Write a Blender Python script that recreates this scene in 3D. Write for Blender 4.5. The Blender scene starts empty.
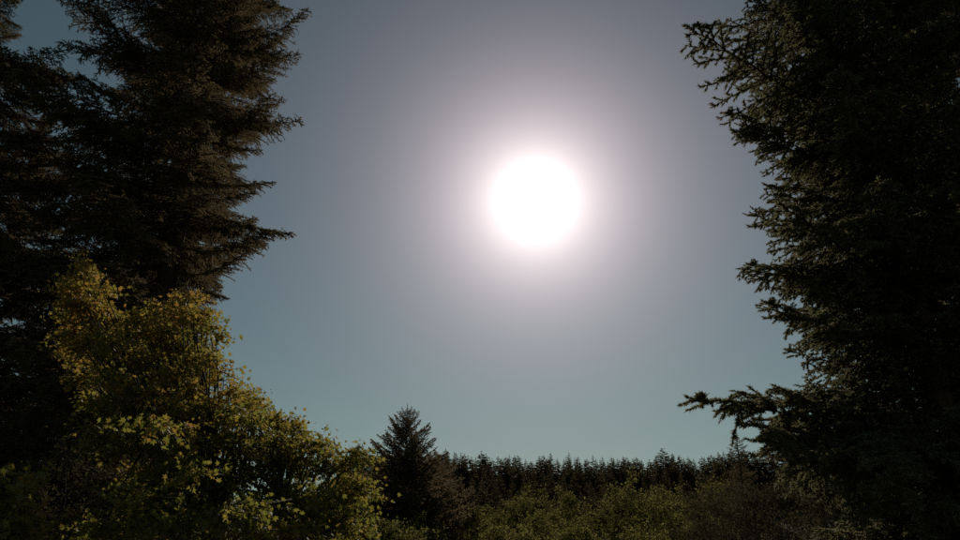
import bpy, math
import numpy as np
from mathutils import Vector, Matrix

# ------------------------------------------------------------------ camera, sky, sun, exposure
scene = bpy.context.scene
COL = scene.collection
PITCH = math.radians(22.0)
FPX = 725.0                      # focal length in pixels of a 960 px wide frame
EYE = np.array([0.0, 0.0, 1.6])
cam_data = bpy.data.cameras.new('camera')
cam_data.sensor_width = 36.0
cam_data.lens = FPX / 960.0 * 36.0
cam_data.clip_start = 0.1
cam_data.clip_end = 5000.0
cam = bpy.data.objects.new('camera', cam_data)
cam.location = EYE
cam.rotation_euler = (math.pi / 2 + PITCH, 0, 0)
COL.objects.link(cam)
scene.camera = cam

SUN_EL, SUN_AZ = math.radians(27.4), math.radians(4.9)          # azimuth from +Y towards +X
sun_dir = Vector((math.cos(SUN_EL) * math.sin(SUN_AZ), math.cos(SUN_EL) * math.cos(SUN_AZ), math.sin(SUN_EL)))

world = bpy.data.worlds.new('World')
scene.world = world
world.use_nodes = True
nt = world.node_tree
for n in list(nt.nodes):
    nt.nodes.remove(n)
N = nt.nodes.new
out = N('ShaderNodeOutputWorld')
bg = N('ShaderNodeBackground')
bg.inputs['Strength'].default_value = 0.05
sky = N('ShaderNodeTexSky')
sky.sky_type = 'NISHITA'
sky.sun_disc = False
sky.sun_elevation = SUN_EL
sky.sun_rotation = SUN_AZ
sky.altitude = 200
sky.air_density = 1.0
sky.dust_density = 0.15
sky.ozone_density = 1.0
hsv = N('ShaderNodeHueSaturation')
hsv.inputs['Saturation'].default_value = 0.84
hsv.inputs['Hue'].default_value = 0.485
nt.links.new(sky.outputs[0], hsv.inputs['Color'])
# aureole plus lens bloom and halo, painted into the sky round the sun: a function of the direction in the world
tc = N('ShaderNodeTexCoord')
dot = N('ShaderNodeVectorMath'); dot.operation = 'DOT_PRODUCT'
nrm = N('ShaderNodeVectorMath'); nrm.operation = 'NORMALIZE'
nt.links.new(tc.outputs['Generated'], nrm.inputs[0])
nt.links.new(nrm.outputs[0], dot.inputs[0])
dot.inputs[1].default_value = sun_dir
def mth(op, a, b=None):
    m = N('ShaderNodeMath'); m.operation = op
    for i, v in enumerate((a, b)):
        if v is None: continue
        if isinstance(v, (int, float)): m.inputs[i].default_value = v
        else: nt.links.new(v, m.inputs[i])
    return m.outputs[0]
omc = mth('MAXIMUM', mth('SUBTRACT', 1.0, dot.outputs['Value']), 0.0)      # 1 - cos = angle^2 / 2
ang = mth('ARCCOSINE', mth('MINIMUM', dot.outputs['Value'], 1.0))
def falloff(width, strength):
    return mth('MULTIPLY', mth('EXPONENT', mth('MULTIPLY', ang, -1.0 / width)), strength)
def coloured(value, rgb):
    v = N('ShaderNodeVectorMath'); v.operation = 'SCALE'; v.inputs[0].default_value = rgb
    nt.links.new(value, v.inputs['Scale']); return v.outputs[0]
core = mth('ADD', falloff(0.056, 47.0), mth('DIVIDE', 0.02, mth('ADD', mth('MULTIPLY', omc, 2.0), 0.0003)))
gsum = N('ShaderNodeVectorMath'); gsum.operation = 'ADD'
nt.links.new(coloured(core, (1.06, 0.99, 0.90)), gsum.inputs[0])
nt.links.new(coloured(falloff(0.13, 16.5), (1.12, 0.68, 0.88)), gsum.inputs[1])  # wide mauve term: tint of the lens-flare halo, painted into the sky colour
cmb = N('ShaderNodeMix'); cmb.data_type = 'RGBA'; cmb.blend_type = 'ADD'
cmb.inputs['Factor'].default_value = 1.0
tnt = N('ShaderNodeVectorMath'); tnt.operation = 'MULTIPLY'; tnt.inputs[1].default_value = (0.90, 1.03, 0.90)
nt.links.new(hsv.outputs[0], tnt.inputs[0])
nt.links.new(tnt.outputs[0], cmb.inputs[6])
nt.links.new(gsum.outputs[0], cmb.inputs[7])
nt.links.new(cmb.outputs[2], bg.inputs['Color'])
nt.links.new(bg.outputs[0], out.inputs['Surface'])

sun_data = bpy.data.lights.new('sun', 'SUN')
sun_data.energy = 5.0
sun_data.angle = math.radians(0.53)
sun_data.color = (1.0, 0.93, 0.82)
sun = bpy.data.objects.new('sun', sun_data)
sun.rotation_euler = sun_dir.to_track_quat('Z', 'Y').to_euler()
sun.location = (0, 0, 60)
COL.objects.link(sun)

vs = scene.view_settings
vs.view_transform = 'Standard'
vs.look = 'None'
vs.exposure = -0.8
vs.gamma = 1.0
vs.use_curve_mapping = False
scene.cycles.use_denoising = False
scene.cycles.max_bounces = 8
scene.cycles.diffuse_bounces = 6
scene.cycles.transmission_bounces = 6
scene.cycles.transparent_max_bounces = 4
scene.cycles.glossy_bounces = 2

# ------------------------------------------------------------------ projection helpers (photo 960 x 540)
CP, SP = math.cos(PITCH), math.sin(PITCH)
def at(px, py, Y):
    """the point of the world seen at pixel (px, py), Y metres away from the camera"""
    u, w = (px - 480.0) / FPX, (270.0 - py) / FPX
    d = np.array([u, CP - w * SP, SP + w * CP])
    return EYE + d * (Y / d[1])
def proj(p):
    q = np.asarray(p) - EYE
    depth = q[1] * CP + q[2] * SP
    up = -q[1] * SP + q[2] * CP
    return 480 + FPX * q[0] / depth, 270 - FPX * up / depth

# ------------------------------------------------------------------ materials
def new_mat(name):
    m = bpy.data.materials.new(name)
    m.use_nodes = True
    t = m.node_tree
    for n in list(t.nodes):
        t.nodes.remove(n)
    return m, t
def leaf_mat(name, stops, trans=0.45, trans_tint=(1, 1, 1), gloss=0.08, rough=0.45, noise_scale=0.6, island=0.55, zgrad=0.0):
    """foliage: colour differs from leaf to leaf and from clump to clump, light passes through"""
    m, t = new_mat(name)
    n = t.nodes.new; l = t.links.new
    geo = n('ShaderNodeNewGeometry'); tcx = n('ShaderNodeTexCoord'); oi = n('ShaderNodeObjectInfo')
    nz = n('ShaderNodeTexNoise'); nz.inputs['Scale'].default_value = noise_scale; nz.inputs['Detail'].default_value = 3
    l(tcx.outputs['Object'], nz.inputs['Vector'])
    def M(op, a, b, c=None):
        x = n('ShaderNodeMath'); x.operation = op
        for i, v in enumerate((a, b, c)):
            if v is None: continue
            if isinstance(v, (int, float)): x.inputs[i].default_value = v
            else: l(v, x.inputs[i])
        return x.outputs[0]
    big = M('MULTIPLY_ADD', nz.outputs['Fac'], 2.2, -0.6)
    f = M('ADD', M('MULTIPLY', geo.outputs['Random Per Island'], island), M('MULTIPLY', big, 0.85 - island))
    f = M('ADD', f, M('MULTIPLY', oi.outputs['Random'], 0.15))
    if zgrad:                                              # the top of the crown has turned further
        sx = n('ShaderNodeSeparateXYZ'); l(tcx.outputs['Object'], sx.inputs[0]); f = M('ADD', f, M('MULTIPLY_ADD', sx.outputs['Z'], zgrad, -3.2 * zgrad))
    r = n('ShaderNodeValToRGB')
    while len(r.color_ramp.elements) < len(stops):
        r.color_ramp.elements.new(0.5)
    for e, (p, c) in zip(r.color_ramp.elements, stops):
        e.position = p; e.color = (*c, 1)
    l(f, r.inputs['Fac'])
    dif = n('ShaderNodeBsdfDiffuse'); trn = n('ShaderNodeBsdfTranslucent'); gl = n('ShaderNodeBsdfGlossy')
    tint = n('ShaderNodeMix'); tint.data_type = 'RGBA'; tint.blend_type = 'MULTIPLY'; tint.inputs['Factor'].default_value = 1
    l(r.outputs['Color'], tint.inputs[6]); tint.inputs[7].default_value = (*trans_tint, 1)
    l(r.outputs['Color'], dif.inputs['Color']); l(tint.outputs[2], trn.inputs['Color'])
    gl.inputs['Roughness'].default_value = rough; gl.inputs['Color'].default_value = (0.8, 0.8, 0.8, 1)
    a = n('ShaderNodeMixShader'); a.inputs[0].default_value = trans
    l(dif.outputs[0], a.inputs[1]); l(trn.outputs[0], a.inputs[2])
    b = n('ShaderNodeMixShader'); b.inputs[0].default_value = gloss
    l(a.outputs[0], b.inputs[1]); l(gl.outputs[0], b.inputs[2])
    o = n('ShaderNodeOutputMaterial'); l(b.outputs[0], o.inputs['Surface'])
    return m
def bark_mat(name, c0, c1, scale=9.0):
    m, t = new_mat(name)
    n = t.nodes.new; l = t.links.new
    tcx = n('ShaderNodeTexCoord'); mp = n('ShaderNodeMapping'); mp.inputs['Scale'].default_value = (1, 1, 0.18)
    nz = n('ShaderNodeTexNoise'); nz.inputs['Scale'].default_value = scale; nz.inputs['Detail'].default_value = 6
    l(tcx.outputs['Object'], mp.inputs['Vector']); l(mp.outputs[0], nz.inputs['Vector'])
    r = n('ShaderNodeValToRGB'); r.color_ramp.elements[0].position = 0.35; r.color_ramp.elements[1].position = 0.7
    r.color_ramp.elements[0].color = (*c0, 1); r.color_ramp.elements[1].color = (*c1, 1)
    l(nz.outputs['Fac'], r.inputs['Fac'])
    p = n('ShaderNodeBsdfPrincipled'); p.inputs['Roughness'].default_value = 0.95; p.inputs['Specular IOR Level'].default_value = 0.08
    l(r.outputs['Color'], p.inputs['Base Color'])
    bp = n('ShaderNodeBump'); bp.inputs['Strength'].default_value = 0.8; bp.inputs['Distance'].default_value = 0.03
    l(nz.outputs['Fac'], bp.inputs['Height']); l(bp.outputs[0], p.inputs['Normal'])
    o = n('ShaderNodeOutputMaterial'); l(p.outputs[0], o.inputs['Surface'])
    return m

BARK = bark_mat('conifer_bark', (0.06, 0.04, 0.03), (0.16, 0.11, 0.08))
MBARK = bark_mat('maple_bark', (0.05, 0.04, 0.03), (0.12, 0.095, 0.07), 14)
SPRUCE = leaf_mat('spruce_needles', [(0.0, (0.075, 0.074, 0.048)), (0.5, (0.115, 0.112, 0.066)), (1.0, (0.15, 0.135, 0.08))],
                  trans=0.5, trans_tint=(1.7, 1.6, 1.3), gloss=0.05, rough=0.5)
FIR = leaf_mat('fir_needles', [(0.0, (0.085, 0.068, 0.045)), (0.55, (0.125, 0.10, 0.06)), (1.0, (0.17, 0.13, 0.07))],
               trans=0.5, trans_tint=(1.7, 1.55, 1.3), gloss=0.04, rough=0.5)
FARFIR = leaf_mat('far_conifer_needles', [(0.0, (0.085, 0.075, 0.05)), (0.6, (0.12, 0.10, 0.062)), (1.0, (0.15, 0.12, 0.07))],
                  trans=0.5, trans_tint=(1.7, 1.5, 1.3), gloss=0.0, noise_scale=0.2)
MAPLE = leaf_mat('maple_leaves', [(0.0, (0.09, 0.105, 0.03)), (0.32, (0.14, 0.14, 0.035)), (0.55, (0.21, 0.165, 0.042)), (0.78, (0.26, 0.145, 0.045)), (1.0, (0.27, 0.105, 0.05))],
                 trans=0.55, trans_tint=(1.7, 1.62, 1.05), gloss=0.04, rough=0.5, noise_scale=0.5, island=0.42, zgrad=0.05)
SCRUB = leaf_mat('scrub_leaves', [(0.0, (0.055, 0.058, 0.025)), (0.5, (0.10, 0.093, 0.038)), (0.8, (0.165, 0.145, 0.058)), (1.0, (0.27, 0.235, 0.09))],
                 trans=0.5, trans_tint=(1.5, 1.45, 1.0), gloss=0.0, rough=0.5, noise_scale=0.35, island=0.6)
DARKLEAF = leaf_mat('understorey_leaves', [(0.0, (0.05, 0.045, 0.028)), (0.5, (0.08, 0.07, 0.042)), (1.0, (0.12, 0.10, 0.055))],
                    trans=0.3, trans_tint=(1.1, 1.0, 0.9), gloss=0.0, rough=0.4, noise_scale=0.5)

# ------------------------------------------------------------------ mesh helpers
class Geo:
    """collects triangles with a material index"""
    def __init__(s): s.v = []; s.f = []; s.m = []; s.n = 0
    def add(s, v, f, mi):
        v = np.asarray(v, dtype=np.float32).reshape(-1, 3); f = np.asarray(f, dtype=np.int32).reshape(-1, 3)
        s.v.append(v); s.f.append(f + s.n); s.m.append(np.full(len(f), mi, np.int32)); s.n += len(v)
    def mesh(s, name, mats, smooth=None):
        v = np.concatenate(s.v); f = np.concatenate(s.f); mi = np.concatenate(s.m)
        me = bpy.data.meshes.new(name)
        me.vertices.add(len(v)); me.vertices.foreach_set('co', v.ravel())
        me.loops.add(len(f) * 3); me.loops.foreach_set('vertex_index', f.ravel())
        me.polygons.add(len(f))
        me.polygons.foreach_set('loop_start', np.arange(0, len(f) * 3, 3, dtype=np.int32))
        me.polygons.foreach_set('loop_total', np.full(len(f), 3, np.int32))
        me.polygons.foreach_set('material_index', mi)
        if smooth is not None:
            me.polygons.foreach_set('use_smooth', np.isin(mi, smooth))
        for m in mats: me.materials.append(m)
        me.update(calc_edges=True)
        return me
def unit(a):
    return a / np.maximum(np.linalg.norm(a, axis=-1, keepdims=True), 1e-9)
def perp(d, rng):
    r = rng.normal(size=d.shape)
    r -= (r * d).sum(-1, keepdims=True) * d
    return unit(r)
def add_tubes(g, P0, P1, R0, R1, mi, sides=4):
    P0 = np.asarray(P0, float).reshape(-1, 3); P1 = np.asarray(P1, float).reshape(-1, 3)
    R0 = np.asarray(R0, float).reshape(-1, 1); R1 = np.asarray(R1, float).reshape(-1, 1)
    d = unit(P1 - P0)
    ref = np.where(np.abs(d[:, 2:3]) > 0.9, [[1.0, 0, 0]], [[0, 0, 1.0]])
    a = unit(np.cross(d, ref)); b = np.cross(d, a)
    n = len(P0); vs_ = []
    for k in range(sides):
        t = 2 * math.pi * k / sides
        o = a * math.cos(t) + b * math.sin(t)
        vs_.append(P0 + o * R0); vs_.append(P1 + o * R1)
    V = np.stack(vs_, 1)                                  # n, 2*sides, 3
    base = (np.arange(n) * 2 * sides)[:, None]
    F = []
    for k in range(sides):
        i0, i1 = 2 * k, 2 * k + 1; j0, j1 = 2 * ((k + 1) % sides), 2 * ((k + 1) % sides) + 1
        F.append(np.concatenate([base + i0, base + j0, base + j1], 1)); F.append(np.concatenate([base + i0, base + j1, base + i1], 1))
    g.add(V.reshape(-1, 3), np.stack(F, 1).reshape(-1, 3), mi)
def add_needles(g, P0, P1, rng, density, length, width, mi, ang=0.9):
    P0 = np.asarray(P0, float); P1 = np.asarray(P1, float)
    L = np.linalg.norm(P1 - P0, axis=1)
    cnt = np.maximum(2, np.round(L * density)).astype(int)
    idx = np.repeat(np.arange(len(P0)), cnt)
    d = unit(P1 - P0)[idx]
    t = rng.random(len(idx))[:, None]
    base = P0[idx] * (1 - t) + P1[idx] * t
    an = (ang * (0.55 + 0.6 * rng.random(len(idx))))[:, None] * np.where(t > 0.9, 0.55, 1.0)
    nd = d * np.cos(an) + perp(d, rng) * np.sin(an)
    wd = perp(nd, rng) * width * 0.5
    ln = length * (0.7 + 0.5 * rng.random(len(idx)))[:, None]
    V = np.stack([base - wd, base + wd, base + nd * ln], 1)
    g.add(V.reshape(-1, 3), np.arange(len(idx) * 3).reshape(-1, 3), mi)

def tag(o, label, cat, group=None, kind=None):
    if label: o['label'] = label
    if cat: o['category'] = cat
    if group: o['group'] = group
    if kind: o['kind'] = kind
    return o
def empty(name, loc):
    o = bpy.data.objects.new(name, None); o.location = loc; o.empty_display_size = 0.3
    COL.objects.link(o); return o
def part(name, mesh, parent, mat4=None, kind=None):
    o = bpy.data.objects.new(name, mesh); COL.objects.link(o); o.parent = parent
    if mat4 is not None: o.matrix_local = mat4
    if kind: o['kind'] = kind
    return o

# ------------------------------------------------------------------ ground, rising to a wooded hill
def gz(x, y):
    y = np.asarray(y, float)
    r = np.clip((y - 150.0) / 150.0, 0, 1.25)
    return 22.0 * r + 0.15 * np.sin(x * 0.11) * np.clip(y / 40, 0, 1)
def build_ground():
    xs = np.concatenate([np.linspace(-2400, -400, 8), np.linspace(-350, 350, 71), np.linspace(400, 2400, 8)])
    ys = np.concatenate([np.linspace(-2400, -60, 6), np.linspace(-40, 400, 90), np.linspace(450, 2400, 8)])
    X, Y = np.meshgrid(xs, ys)
    Z = gz(X, Y)
    V = np.stack([X, Y, Z], -1).reshape(-1, 3)
    nx, ny = len(xs), len(ys)
    i, j = np.meshgrid(np.arange(nx - 1), np.arange(ny - 1))
    a = (j * nx + i).ravel()
    F = np.concatenate([np.stack([a, a + 1, a + nx + 1], 1), np.stack([a, a + nx + 1, a + nx], 1)])
    g = Geo(); g.add(V, F, 0)
    m, t = new_mat('meadow_ground')
    n = t.nodes.new; l = t.links.new
    tcx = n('ShaderNodeTexCoord'); nz = n('ShaderNodeTexNoise'); nz.inputs['Scale'].default_value = 0.4; nz.inputs['Detail'].default_value = 8
    l(tcx.outputs['Object'], nz.inputs['Vector'])
    r = n('ShaderNodeValToRGB'); r.color_ramp.elements[0].position = 0.3; r.color_ramp.elements[1].position = 0.7
    r.color_ramp.elements[0].color = (0.05, 0.055, 0.025, 1); r.color_ramp.elements[1].color = (0.13, 0.12, 0.06, 1)
    l(nz.outputs['Fac'], r.inputs['Fac'])
    p = n('ShaderNodeBsdfPrincipled'); p.inputs['Roughness'].default_value = 1.0; p.inputs['Specular IOR Level'].default_value = 0.05
    l(r.outputs['Color'], p.inputs['Base Color'])
    bp = n('ShaderNodeBump'); bp.inputs['Strength'].default_value = 0.6; l(nz.outputs['Fac'], bp.inputs['Height']); l(bp.outputs[0], p.inputs['Normal'])
    o = n('ShaderNodeOutputMaterial'); l(p.outputs[0], o.inputs['Surface'])
    ob = bpy.data.objects.new('ground', g.mesh('ground', [m], smooth=[0])); COL.objects.link(ob)
    ob['kind'] = 'structure'
build_ground()

# ------------------------------------------------------------------ outline of the sky, used to size the boughs of the trees that frame it
LEFT_Y = [-80, 0, 10, 20, 40, 55, 70, 85, 105, 122, 135, 150, 165, 185, 200, 215, 232, 245, 258, 275, 300, 330, 600]
LEFT_X = [300, 296, 302, 288, 280, 296, 286, 280, 272, 296, 276, 236, 252, 268, 240, 262, 284, 268, 246, 222, 222, 210, 205]
RIGHT_Y = [-80, 0, 20, 30, 45, 62, 80, 110, 130, 150, 175, 195, 212, 228, 245, 262, 272, 285, 300, 312, 330, 350, 372, 386, 396, 408, 425, 440, 470, 500, 600]
RIGHT_X = [770, 756, 738, 712, 708, 718, 735, 728, 728, 742, 775, 782, 752, 750, 775, 752, 740, 752, 762, 765, 785, 790, 808, 790, 728, 722, 742, 745, 760, 795, 810]
def in_sky(p):
    x, y = proj(p)
    return np.interp(y, LEFT_Y, LEFT_X) < x < np.interp(y, RIGHT_Y, RIGHT_X)
def in_gap(p):                                            # the hole between the two firs, upper left
    x, y = proj(p)
    return 26 < x < 48 + 0.1 * max(0, y) and y < 52

# ------------------------------------------------------------------ conifer boughs
def bough_mesh(name, seed, L=2.6, sec_gap=0.075, sec_len=0.75, sec_ang=0.95, droop=0.5, hang=0.0, ter_gap=0.055, ter_len=0.14,
               sag=0.10, dens=320, nlen=0.024, nwid=0.005, mat=None, bare=0.12, r0=0.022, up_tip=0.0):
    rng = np.random.default_rng(seed)
    K = 16
    ts = np.linspace(0, 1, K)
    wob = np.cumsum(rng.normal(0, 0.012, K)) * L * 0.5
    main = np.stack([ts * L, wob * ts, -np.sin(ts * math.pi) * sag * L + up_tip * L * (ts ** 3 - ts)], 1)
    def pt(t):
        return np.array([np.interp(t, ts, main[:, k]) for k in range(3)])
    W0, W1, WR0, WR1 = [], [], [], []
    Nd0, Nd1 = [], []
    for k in range(K - 1):
        W0.append(main[k]); W1.append(main[k + 1]); WR0.append(r0 * (1 - ts[k]) + 0.004); WR1.append(r0 * (1 - ts[k + 1]) + 0.004)
        if ts[k] > 0.35: Nd0.append(main[k]); Nd1.append(main[k + 1])
    def twigs(pts, gap, ln, planar_n):
        seg = np.linalg.norm(np.diff(pts, axis=0), axis=1); tot = seg.sum(); cum = np.concatenate([[0], np.cumsum(seg)])
        s = gap * rng.random(); side = 1 if rng.random() < .5 else -1
        while s < tot:
            u = s / tot
            b = np.array([np.interp(s, cum, pts[:, k]) for k in range(3)])
            i = min(np.searchsorted(cum, s), len(pts) - 1); T = unit(pts[i] - pts[i - 1])
            sd = unit(np.cross(planar_n, T)) * side
            a = 0.85 + 0.25 * rng.normal()
            d = T * math.cos(a) + sd * math.sin(a) + planar_n * rng.normal(0.12, 0.28)
            d = unit(d)
            l3 = ln * (0.4 + 0.6 * (1 - u)) * math.exp(rng.normal(-0.05, 0.38))
            l3 = max(l3, 0.03)
            e = b + d * l3 + np.array([0, 0, -0.25 * l3 * droop])
            Nd0.append(b); Nd1.append(e)
            side = -side if rng.random() < 0.85 else side
            s += gap * (0.7 + 0.6 * rng.random())
    s = bare * L; side = 1
    while s < L * 0.985:
        t = s / L
        T = unit(pt(min(t + 0.03, 1)) - pt(max(t - 0.03, 0)))
        upv = np.array([0, 0, 1.0]); sdv = unit(np.cross(upv, T)) * side
        taper = min(1.0, (1 - t) * 1.7 + 0.16) * min(1.0, 0.45 + t * 2.0)
        l2 = sec_len * taper * (0.65 + 0.6 * rng.random())
        hanging = rng.random() < hang * (1 - 0.75 * t)
        a = sec_ang + 0.15 * rng.normal()
        if hanging:
            d = unit(T * 0.35 + sdv * 0.35 * rng.random() + np.array([0, 0, -1.0])); l2 = sec_len * (0.35 + 0.6 * rng.random()) * min(1, (1 - t) * 1.6 + 0.25); g_ = 0.5
        else:
            d = unit(T * math.cos(a) + sdv * math.sin(a) + upv * rng.normal(0.05, 0.22)); g_ = droop
        pts = [pt(t)]; n2 = 5
        for k in range(n2):
            pts.append(pts[-1] + d * l2 / n2)
            d = unit(d + np.array([0, 0, -g_ * 0.22]) + rng.normal(0, 0.06, 3) + T * 0.05)
        pts = np.array(pts)
        for k in range(n2):
            W0.append(pts[k]); W1.append(pts[k + 1]); WR0.append(0.006 * (1 - k / n2) + 0.002); WR1.append(0.006 * (1 - (k + 1) / n2) + 0.002)
            Nd0.append(pts[k]); Nd1.append(pts[k + 1])
        pn = unit(np.cross(pts[-1] - pts[0], sdv if hanging else np.cross(upv, pts[-1] - pts[0])) + 1e-6)
        twigs(pts, ter_gap, ter_len, pn)
        side = -side if rng.random() < 0.8 else side
        s += sec_gap * (0.6 + 0.8 * rng.random())
    g = Geo()
    add_tubes(g, W0, W1, WR0, WR1, 0, 4)
    add_needles(g, Nd0, Nd1, rng, dens, nlen, nwid, 1)
    return g.mesh(name, [BARK, mat])

def chord_matrix(base, tip, L, roll=0.0):
    X = Vector(tip) - Vector(base); s = X.length / L; X.normalize()
    Zu = Vector((0, 0, 1)); Y = Zu.cross(X)
    if Y.length < 1e-3: Y = Vector((0, 1, 0))
    Y.normalize(); Z = X.cross(Y)
    R = Matrix((X, Y, Z)).transposed()
    R = R @ Matrix.Rotation(roll, 3, 'X')
    return Matrix.Translation(base) @ (R * s).to_4x4()

def trunk_mesh(name, H, r, seed, mat, sides=14, flare=1.5):
    rng = np.random.default_rng(seed); g = Geo(); K = 26
    zs = np.linspace(0, H, K); cx = np.cumsum(rng.normal(0, 0.006, K)) * H * 0.1; cy = np.cumsum(rng.normal(0, 0.006, K)) * H * 0.1
    cx -= cx[0]; cy -= cy[0]
    th = np.linspace(0, 2 * math.pi, sides, endpoint=False)
    rr = r * np.power(np.clip(1 - zs / H, 0, 1), 0.85) + 0.012
    rr *= 1 + (flare - 1) * np.exp(-zs / (0.9 * r * 2))
    wob = 1 + 0.07 * rng.normal(size=(1, sides)) + 0.03 * rng.normal(size=(K, sides))
    V = np.stack([cx[:, None] + np.cos(th)[None] * rr[:, None] * wob, cy[:, None] + np.sin(th)[None] * rr[:, None] * wob, np.repeat(zs[:, None], sides, 1)], -1).reshape(-1, 3)
    k, j = np.meshgrid(np.arange(K - 1), np.arange(sides), indexing='ij')
    a = (k * sides + j).ravel(); b = (k * sides + (j + 1) % sides).ravel()
    F = np.concatenate([np.stack([a, b, b + sides], 1), np.stack([a, b + sides, a + sides], 1)])
    g.add(V, F, 0)
    return g.mesh(name, [mat], smooth=[0]), (lambda z: np.array([np.interp(z, zs, cx), np.interp(z, zs, cy), z]))

def conifer(name, label, base, H, boughs, L, rng_seed, n, rmax, r_trunk, z0=0.8, slope_low=-0.25, slope_top=0.45, cone=0.7, gap_check=False,
            targets=(), group=None, check=True, min_scale=0.3, tipr=0.16):
    """an Empty with a trunk and n boughs set round it; a bough that would stand in the open sky of the photo is cut shorter"""
    rng = np.random.default_rng(rng_seed)
    root = empty(name, base); tag(root, label, 'tree', group)
    me, axis = trunk_mesh(name + '_trunk', H, r_trunk, rng_seed + 5, BARK)
    part('trunk', me, root)
    base = np.asarray(base, float)
    def put(b_local, tip_local):
        Ls = np.linalg.norm(tip_local - b_local)
        k = int(rng.integers(len(boughs)))
        part('branch', boughs[k], root, chord_matrix(b_local, tip_local, L, rng.normal(0, 0.22)))
    for (by, tx, ty, tY) in targets:                       # boughs that stand out against the sky
        tip = at(tx, ty, tY)
        zz = np.linspace(0.3, H - 0.3, 200)
        py = np.array([proj(base + axis(z))[1] for z in zz])
        z = zz[int(np.argmin(np.abs(py - by)))]
        put(axis(z), tip - base)
    for i in range(n):
        f = (i + 0.5 * rng.random()) / n
        z = z0 + (H - 0.5 - z0) * f
        az = i * 2.39996 + rng.normal(0, 0.25)
        prof = (1 - f) ** cone
        ln = rmax * (tipr + (1 - tipr) * prof) * (0.78 + 0.4 * rng.random()) * (0.55 if i % 3 == 2 else 1.0)
        sl = slope_low + (slope_top - slope_low) * f + rng.normal(0, 0.10)
        d = np.array([math.cos(az), math.sin(az), sl]); d = d / math.sqrt(1 + sl * sl)
        b = axis(z)
        sc = 1.0
        if check:
            while sc > min_scale:
                bad = any(in_sky(base + b + d * ln * sc * q) or (gap_check and in_gap(base + b + d * ln * sc * q)) for q in (1.04, 0.85, 0.65))
                if not bad: break
                sc *= 0.88
            if sc <= min_scale: continue
        put(b, b + d * ln * sc)
    return root

SP_L = 2.6
spruce_boughs = [bough_mesh('spruce_bough', 100 + i, L=SP_L, hang=h, mat=SPRUCE, sec_len=0.72, sec_gap=0.055, ter_gap=0.06, ter_len=0.15, nlen=0.042, nwid=0.015, dens=330, droop=0.6, sag=s)
                 for i, (h, s) in enumerate([(0.4, .05), (0.55, .08), (0.65, .10), (0.45, .03), (0.6, .06)])]
FI_L = 4.2
fir_boughs = [bough_mesh('fir_bough', 200 + i, L=FI_L, hang=0.35, mat=FIR, sec_len=0.95, sec_gap=0.05, ter_gap=0.06, ter_len=0.18, nlen=0.044, nwid=0.016,
                         dens=200, droop=0.7, sag=s, sec_ang=0.85, up_tip=0.05) for i, s in enumerate([.06, .10, .03, .08])]

# right-hand spruce, about 10 m away
R_BASE = (6.3, 10.0, 0.0)
conifer('spruce_tree', 'big dark spruce with drooping boughs along the right edge, reaching towards the sun', R_BASE, 16.5, spruce_boughs, SP_L, 11, 285, 3.6, 0.22,
        z0=0.9, slope_low=-0.22, slope_top=0.35, cone=0.55,
        targets=[(125, 680, 33, 8.6), (95, 720, 62, 9.6), (150, 727, 110, 9.4), (160, 728, 132, 10.0), (235, 748, 214, 9.6), (230, 760, 188, 9.2),
                 (270, 736, 271, 9.4), (285, 750, 262, 9.9), (312, 762, 308, 9.8), (335, 768, 300, 9.3), (365, 788, 350, 9.6), (392, 694, 397, 9.3), (400, 730, 392, 9.8), (420, 770, 385, 9.0),
                 (30, 742, 2, 9.2), (405, 742, 424, 9.5), (412, 760, 432, 9.1), (398, 756, 408, 9.9), (425, 778, 440, 9.4), (440, 765, 455, 9.8)])
conifer('spruce_tree', 'second spruce standing behind the big one in the far right corner', (10.4, 14.5, 0.0), 20.0, spruce_boughs, SP_L, 12, 280, 4.0, 0.2,
        z0=0.8, slope_low=-0.2, slope_top=0.3, cone=0.6)

# left-hand firs, about 22 m away
conifer('fir_tree', 'tall dark fir with feathery branch tips above the maple', (-10.2, 22.0, 0.0), 36.0, fir_boughs, FI_L, 21, 290, 7.2, 0.42,
        z0=2.0, slope_low=-0.3, slope_top=0.5, cone=0.5, gap_check=True,
        targets=[(40, 308, 8, 21.0), (85, 300, 55, 21.5), (60, 290, 30, 22.2), (110, 303, 122, 21.0), (140, 284, 100, 21.8), (120, 262, 150, 21.5), (170, 275, 182, 21.6), (200, 292, 233, 21.0), (210, 268, 245, 22.0), (250, 228, 298, 21.4)])
conifer('fir_tree', 'fir at the far left edge, its tips beside a small gap of sky', (-19.2, 21.3, 0.0), 34.0, fir_boughs, FI_L, 22, 270, 6.2, 0.40,
        z0=1.6, slope_low=-0.3, slope_top=0.4, cone=0.5, gap_check=True)
conifer('fir_tree', 'shorter fir in the shade below the gap of sky, far left', (-20.6, 29.0, 0.0), 22.5, fir_boughs, FI_L, 23, 230, 6.0, 0.36,
        z0=1.4, slope_low=-0.25, slope_top=0.4, cone=0.6, gap_check=True)
conifer('fir_tree', 'fir hidden behind the tall feathery one, showing through its branches', (-14.6, 30.5, 0.0), 33.0, fir_boughs, FI_L, 24, 270, 6.2, 0.42,
        z0=1.4, slope_low=-0.25, slope_top=0.4, cone=0.5, gap_check=True)

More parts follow.
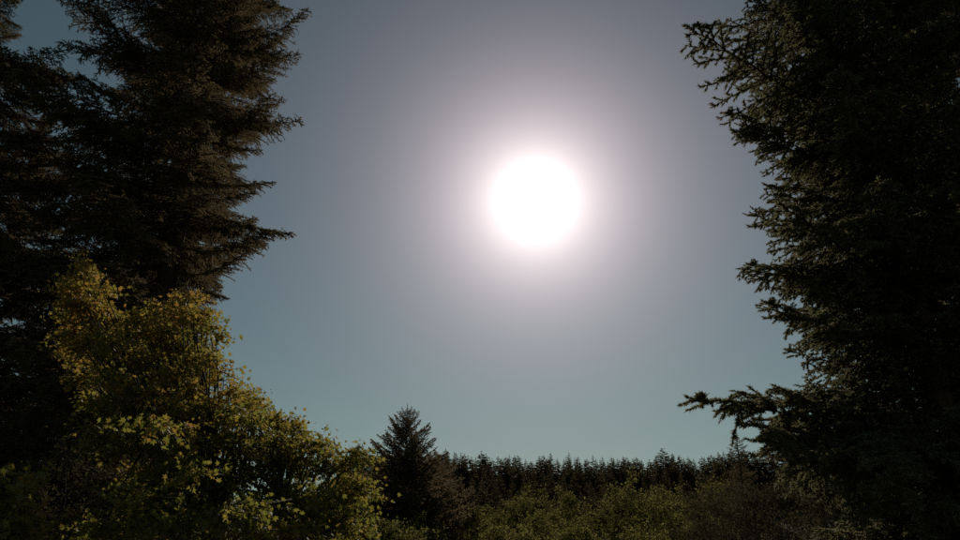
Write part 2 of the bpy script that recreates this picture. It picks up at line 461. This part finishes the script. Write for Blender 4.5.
# ------------------------------------------------------------------ middle distance conifers
MID_L = 2.4
mid_boughs = [bough_mesh('mid_bough', 300 + i, L=MID_L, hang=0.15, mat=FARFIR, sec_len=0.6, sec_gap=0.08, ter_gap=0.10, ter_len=0.14, nlen=0.075, nwid=0.03,
                         dens=90, droop=0.4, sag=0.07, up_tip=-0.06, bare=0.1) for i in range(4)]
def mid_conifer(label, px, py, Y, seed, rmax, n, cone=0.85, group=None, slope_top=0.9, tipr=0.05):
    top = at(px, py, Y); b = np.array([top[0], top[1], float(gz(top[0], top[1]))]); H = top[2] - b[2]
    return conifer('conifer_tree', label, b, H, mid_boughs, MID_L, seed, n, rmax, 0.09, z0=0.5, slope_low=-0.1, slope_top=slope_top, cone=cone, group=group, check=False, tipr=tipr)
mid_conifer('dark pointed spruce rising above the maple, clear against the sky', 408, 403, 42.0, 31, 5.4, 250, cone=0.8)
mid_conifer('dark conifer close on the left of the pointed spruce', 382, 450, 46.0, 32, 3.8, 170, cone=0.7)
mid_conifer('dark conifer close on the right of the pointed spruce, broad topped', 432, 453, 47.0, 33, 3.8, 170, cone=0.5)
mid_conifer('slim young conifer below the long low spruce bough', 735, 427, 36.0, 34, 1.15, 170, slope_top=0.3, tipr=0.22, cone=0.5)

# ------------------------------------------------------------------ far wooded ridge: one object for each tree
def far_mesh(seed):
    rng = np.random.default_rng(seed); g = Geo(); V = []; H = 16.0; EXP = 0.5 + 0.35 * rng.random(); R = 2.5 + 0.5 * rng.random()
    n = 30
    for i in range(n):
        f = (i + 0.5) / n; z = H * (0.06 + 0.93 * f)
        r = R * (1 - f) ** EXP * (0.8 + 0.4 * rng.random()) + 0.12
        for k in range(9):
            a = rng.random() * 6.283; l = r * (0.6 + 0.55 * rng.random()); zz = z + rng.normal(0, 0.15)
            c, s = math.cos(a), math.sin(a); dz = l * (-0.30 + 0.5 * f) + rng.normal(0, .1)
            tip = np.array([c * l, s * l, zz + dz]); b = np.array([0, 0, zz])
            side = np.array([-s, c, 0])
            for q, w, lift in ((0.15, 0.5, 0.05), (0.45, 0.45, -0.02), (0.7, 0.3, -0.05)):
                p0 = b + (tip - b) * q; p1 = b + (tip - b) * min(1.0, q + 0.45)
                sg = side * w * l * 0.45
                V += [p0, p1 + sg + (0, 0, -0.16 * l), p1, p0, p1, p1 - sg + (0, 0, -0.16 * l)]
                V += [p0, p1, p0 + (tip - b) * 0.2 + (0, 0, -0.3 * l)]
    V += [np.array(v) for v in ((-.1, 0, H * .97), (.1, 0, H * .97), (0, 0, H * 1.02))]
    g.add(V, np.arange(len(V)).reshape(-1, 3), 1)
    add_tubes(g, [(0, 0, -1)], [(0, 0, H)], [0.28], [0.02], 0, 6)
    return g.mesh('far_conifer', [BARK, FARFIR])
far_meshes = [far_mesh(400 + i) for i in range(9)]
rng = np.random.default_rng(5)
def ridge_y(x):
    return np.interp(x, [300, 440, 455, 465, 500, 560, 620, 680, 715, 735, 830], [455, 456, 452, 455, 458, 458, 459, 459, 456, 452, 445])
def far_row(Y0, x0, x1, gap, dy, jit, label, group):
    x = x0
    while x < x1:
        px = x + rng.normal(0, gap * 0.2); py = ridge_y(px) + dy + 1.6 * math.sin(px * 0.11) + 1.2 * math.sin(px * 0.37 + 1) + rng.normal(0, jit) - (rng.random() < 0.10) * rng.random() * 6
        Y = Y0 + rng.normal(0, 6)
        top = at(px, py, Y); b = (top[0], top[1], float(gz(top[0], top[1]))); H = top[2] - b[2]
        o = bpy.data.objects.new('ridge_conifer', far_meshes[int(rng.integers(len(far_meshes)))]); COL.objects.link(o)
        w = 0.95 + 0.8 * rng.random() ** 1.5; s = H / 16.0
        o.location = b; o.scale = (s * w, s * w, s); o.rotation_euler = (rng.normal(0, 0.03), rng.normal(0, 0.03), rng.random() * 6.28)
        tag(o, label, 'tree', group)
        x += gap * (0.6 + 0.8 * rng.random())
far_row(300, 345, 800, 3.5, -0.5, 1.7, 'small dark conifer making the skyline of the distant ridge', 'conifers on the skyline of the ridge')
far_row(284, 425, 745, 5.2, 4, 1.6, 'small dark conifer just below the skyline of the distant ridge', 'conifers below the skyline of the ridge')
far_row(242, 425, 745, 8.0, 18, 3, 'small dark conifer half way down the distant wooded slope', 'conifers half way down the slope')
far_row(212, 425, 745, 9.0, 30, 3, 'small dark conifer at the foot of the distant wooded slope', 'conifers at the foot of the slope')

# ------------------------------------------------------------------ broadleaf trees
def leaf_fan(kind):
    if kind == 'maple':                                    # five pointed lobes
        a = np.radians([-90, -50, -15, 12, 38, 62, 90, 118, 142, 168, 195, 230])
        r = np.array([0.42, 0.30, 0.62, 0.36, 0.80, 0.42, 1.0, 0.42, 0.80, 0.36, 0.62, 0.30])
        P = np.stack([np.cos(a) * r, np.sin(a) * r + 0.35, -0.10 * np.abs(np.cos(a) * r)], 1) * 0.5
        P = np.concatenate([[[0, 0.1, 0.03]], P]); n = len(P) - 1
        F = [[0, 1 + i, 1 + (i + 1) % n] for i in range(n)]
        return P, np.array(F)
    P = np.array([[0, 0, 0], [0.26, 0.45, -0.05], [0, 1.0, -0.06], [-0.26, 0.45, -0.05]]); return P, np.array([[0, 1, 2], [0, 2, 3]])
def add_leaves(g, base, outward, size, rng, mi, kind='maple', up=0.7, spread=0.6, chunk_F=None):
    n = len(base); P, F = leaf_fan(kind)
    nrm_ = unit(np.array([0, 0.45, 0.8]) * up + rng.normal(0, spread, (n, 3)) + outward * 0.35)
    yd = outward + rng.normal(0, 0.6, (n, 3)) + np.array([0, 0, -0.35])
    yd = unit(yd - (yd * nrm_).sum(1, keepdims=True) * nrm_); xd = np.cross(yd, nrm_)
    sz = (size * (0.5 + 0.95 * rng.random(n)))[:, None, None]
    fold = 1 + rng.normal(0, 0.6, n)[:, None, None]
    V = base[:, None] + sz * (P[None, :, 0:1] * xd[:, None] + P[None, :, 1:2] * yd[:, None] + fold * P[None, :, 2:3] * nrm_[:, None])
    FF = (F[None] + (np.arange(n) * len(P))[:, None, None]).reshape(-1, 3)
    g.add(V.reshape(-1, 3), FF, mi)
    return V

def broadleaf(name, label, base, centres, radii, rng_seed, leaf, leafmat, n_twig, n_leaf, kind, twig=0.45, group=None, cat='tree', stems=1, r_trunk=0.11,
              loose=0, up=0.7, barkmat=None, flat=1.0):
    """stems from the ground fork into limbs that carry clumps of twigs with leaves"""
    rng = np.random.default_rng(rng_seed); barkmat = barkmat or MBARK
    root = empty(name, base); tag(root, label, cat, group)
    base = np.asarray(base, float); C = np.asarray(centres, float) - base
    gt = Geo(); hub_z = max(0.5, 0.28 * C[:, 2].max())
    hubs = []
    for s in range(stems):
        a = 6.283 * s / stems + rng.random(); off = 0.0 if stems == 1 else 0.25
        p0 = np.array([math.cos(a) * off, math.sin(a) * off, -0.05]); p1 = np.array([math.cos(a) * off * 3, math.sin(a) * off * 3, hub_z * (0.8 + 0.4 * rng.random())])
        m = (p0 + p1) / 2 + rng.normal(0, 0.04, 3)
        add_tubes(gt, [p0, m], [m, p1], [r_trunk * 1.2, r_trunk], [r_trunk, r_trunk * 0.85], 0, 8); hubs.append(p1)
    part('trunk', gt.mesh(name + '_trunk', [barkmat], smooth=[0]), root)
    hubs = np.array(hubs)
    # limbs: clumps grouped by direction, each limb one mesh
    order = np.argsort(np.arctan2(C[:, 0] - hubs[:, 0].mean(), C[:, 2]))
    groups = np.array_split(order, max(3, len(C) // 12))
    B, O = [], []
    for gi in groups:
        gl = Geo(); cen = C[gi].mean(0); h = hubs[int(np.argmin(np.linalg.norm(hubs - cen, axis=1)))]
        k = h * 0.45 + cen * 0.55; k[2] -= 0.1
        mid = (h + k) / 2 + rng.normal(0, 0.1, 3); rl = r_trunk * 0.55
        add_tubes(gl, [h, mid], [mid, k], [rl, rl * 0.75], [rl * 0.75, rl * 0.5], 0, 7)
        for ci in gi:
            c = C[ci]; q = (k + c) / 2 + rng.normal(0, 0.08, 3)
            add_tubes(gl, [k, q], [q, c], [rl * 0.45, rl * 0.28], [rl * 0.28, rl * 0.14], 0, 5)
            ou = unit(c - np.array([0, 0, C[:, 2].max() * 0.35]))
            d = unit(rng.normal(size=(n_twig, 3)) + ou * 0.7) * np.array([1, 1, flat]); L2 = twig * radii[ci] * (0.5 + 0.8 * rng.random((n_twig, 1)))
            e = c + d * L2 + np.array([0, 0, -0.06]); add_tubes(gl, np.repeat(c[None], n_twig, 0), e, np.full(n_twig, 0.006), np.full(n_twig, 0.002), 0, 3)
            t = 0.25 + 0.8 * rng.random((n_twig, n_leaf, 1))
            p = c + (e - c)[:, None] * t + rng.normal(0, 0.05 * radii[ci], (n_twig, n_leaf, 3))
            B.append(p.reshape(-1, 3)); O.append(np.repeat(d[:, None], n_leaf, 1).reshape(-1, 3))
        part('limb', gl.mesh(name + '_limb', [barkmat]), root)
    B = np.concatenate(B); O = np.concatenate(O)
    if loose:                                              # the leaves one can pick out singly, nearest the camera
        score = (B + base)[:, 1] - 0.5 * O[:, 1] + rng.random(len(B)) * 4.5
        pick = np.argsort(score)[:loose]; keep = np.ones(len(B), bool); keep[pick] = False
        protos = []
        for q in range(5):
            gq = Geo(); P, F = leaf_fan(kind); P = P.copy(); P[:, 2] *= 0.4 + 0.6 * q; gq.add(P, F, 0); protos.append(gq.mesh('maple_leaf', [leafmat]))
        for i in pick:
            n_ = Vector((0, 0.35, 0.5)) + Vector(rng.normal(0, 0.55, 3)); n_.normalize()
            y = Vector(O[i] + rng.normal(0, 0.5, 3) + (0, 0, -0.3)); y = (y - n_ * y.dot(n_)).normalized(); x = y.cross(n_)
            part('leaf', protos[int(rng.integers(5))], root, Matrix.Translation(B[i]) @ (Matrix((x, y, n_)).transposed() * (leaf * (0.9 + 0.5 * rng.random()))).to_4x4())
        B, O = B[keep], O[keep]
    gf = Geo(); add_leaves(gf, B, O, leaf, rng, 0, kind, up=up)
    part('foliage', gf.mesh(name + '_foliage', [leafmat]), root, kind='stuff')
    return root

def poly_mask(poly):
    poly = np.array(poly, float)
    def inside(x, y):
        c = False; j = len(poly) - 1
        for i in range(len(poly)):
            if (poly[i, 1] > y) != (poly[j, 1] > y) and x < (poly[j, 0] - poly[i, 0]) * (y - poly[i, 1]) / (poly[j, 1] - poly[i, 1]) + poly[i, 0]: c = not c
            j = i
        return c
    return inside
# the maple on the left, about 12 m away
rng = np.random.default_rng(77)
maple_in = poly_mask([(66, 278), (84, 264), (106, 268), (116, 296), (128, 318), (150, 308), (175, 300), (198, 296), (212, 306), (222, 340), (222, 378), (250, 392), (280, 415), (312, 436), (342, 446), (362, 460), (360, 500), (370, 560), (80, 560), (100, 420), (62, 330)])
cs = []
tries = 0
while len(cs) < 325 and tries < 20000:
    tries += 1
    x, y = rng.uniform(60, 380), rng.uniform(265, 570)
    if not maple_in(x, y): continue
    if x < 150 and y > 360 and rng.random() < 0.65: continue
    edge = min(1.0, max(0.0, (y - np.interp(x, [60, 110, 200, 380], [262, 270, 296, 455])) / 150))
    Y = 13.0 - 1.2 * edge + rng.normal(0, 0.4 + 0.6 * edge)
    p = at(x, y, Y)
    if p[2] < 0.8: continue
    cs.append(p)
broadleaf('maple_tree', 'broad leafy maple turning orange and yellow, backlit in front of the tall fir', (-3.6, 12.5, 0.0), cs, np.full(len(cs), 1.0), 41, 0.104, MAPLE, 11, 13, 'maple', twig=0.46, stems=4, loose=260, flat=0.5)
# the young maple in the lower left corner
cs = [at(rng.uniform(-40, 34), rng.uniform(478, 560), 8.2 + rng.normal(0, 0.3)) for _ in range(34)]
broadleaf('young_maple', 'young maple with yellowish leaves low in the left corner', (-5.6, 8.4, 0.0), cs, np.full(len(cs), 0.6), 42, 0.115, MAPLE, 7, 8, 'maple', twig=0.42, stems=2, r_trunk=0.05)

# scrub of small broadleaf trees in front of the ridge
scrub_spots = [(463, 502, 46), (490, 498, 52), (523, 472, 54), (545, 508, 44), (561, 480, 56), (592, 500, 50), (623, 466, 50), (652, 486, 47), (668, 478, 58), (694, 492, 45), (712, 474, 50), (578, 522, 38), (508, 520, 38), (640, 522, 37), (398, 520, 30), (425, 512, 38)]
scrub_labels = ['yellow green scrub tree at the left end of the row before the ridge', 'second scrub tree from the left before the ridge', 'taller pointed scrub tree, left of the middle of the row',
                'low scrub tree in front of the pointed one', 'scrub tree in the middle of the row before the ridge', 'rounded scrub tree right of the middle of the row', 'tallest rounded scrub tree before the ridge',
                'scrub tree close on the right of the tallest scrub tree', 'scrub tree further back, right half of the row', 'scrub tree near the right end, beside the dark shrubs', 'scrub tree at the right end under the slim conifer',
                'low nearer bush at the bottom edge, middle of the row', 'low nearer bush at the bottom edge, left half of the row', 'low nearer bush at the bottom edge, right half of the row', 'low bush at the foot of the pointed spruce, beside the maple', 'dull bush between the pointed spruce and the scrub row']
rng = np.random.default_rng(91)
for i, ((px, py, Y), lab) in enumerate(zip(scrub_spots, scrub_labels)):
    top = at(px, py, Y); b = np.array([top[0], top[1], 0.0]); H = top[2]; W = 0.9 + 0.24 * H
    cs = []
    while len(cs) < 46:
        q = rng.normal(size=3); q = q / np.linalg.norm(q) * (0.45 + 0.5 * rng.random())
        if q[2] < -0.8: continue
        cs.append(b + np.array([q[0] * W * 0.8, q[1] * W * 0.8, H * 0.52 + q[2] * H * 0.44]))
    broadleaf('scrub_tree', lab, b, cs, np.full(len(cs), 1.6), 500 + i, 0.13, SCRUB, 12, 11, 'leaf', twig=0.42, group='small broadleaf trees before the ridge', stems=3, r_trunk=0.06, up=0.3)
# dark undergrowth under the spruce on the right
for i, ((px, py, Y, W, H0), lab) in enumerate(zip([(748, 446, 24, 2.6, 0), (795, 430, 22, 3.0, 0), (842, 445, 18, 2.4, 0), (905, 445, 16, 2.6, 0), (955, 435, 17, 2.6, 0), (718, 464, 30, 2.4, 0), (850, 415, 27, 3.2, 0), (60, 385, 17.5, 2.6, 0), (5, 400, 17.0, 2.4, 0), (120, 420, 15.5, 2.2, 0)],
        ['dark shrub with hanging leaves under the tip of the long low bough', 'tall dark shrub below the long low bough of the spruce', 'dark leafy shrub before the foot of the big spruce', 'dense shrub at the foot of the big spruce, right of its trunk', 'dark shrub in the lower right corner', 'dark shrub where the scrub row meets the spruce', 'tall dark shrub behind the foot of the big spruce',
         'tall shaded shrub on the left, behind the edge of the maple', 'shaded shrub at the left edge above the young maple', 'shaded shrub under the left side of the maple'])):
    top = at(px, py, Y); b = np.array([top[0], top[1], 0.0]); H = top[2]
    cs = []
    while len(cs) < 60:
        q = rng.normal(size=3); q = q / np.linalg.norm(q) * (0.4 + 0.55 * rng.random())
        cs.append(b + np.array([q[0] * W * 0.8, q[1] * W * 0.8, max(0.3, H * 0.5 + q[2] * H * 0.46)]))
    broadleaf('dark_shrub', lab, b, cs, np.full(len(cs), 1.2), 600 + i, 0.075, DARKLEAF, 14, 14, 'leaf', twig=0.45, group='dark shrubs under the conifers', cat='shrub', stems=4, r_trunk=0.05, up=0.3)
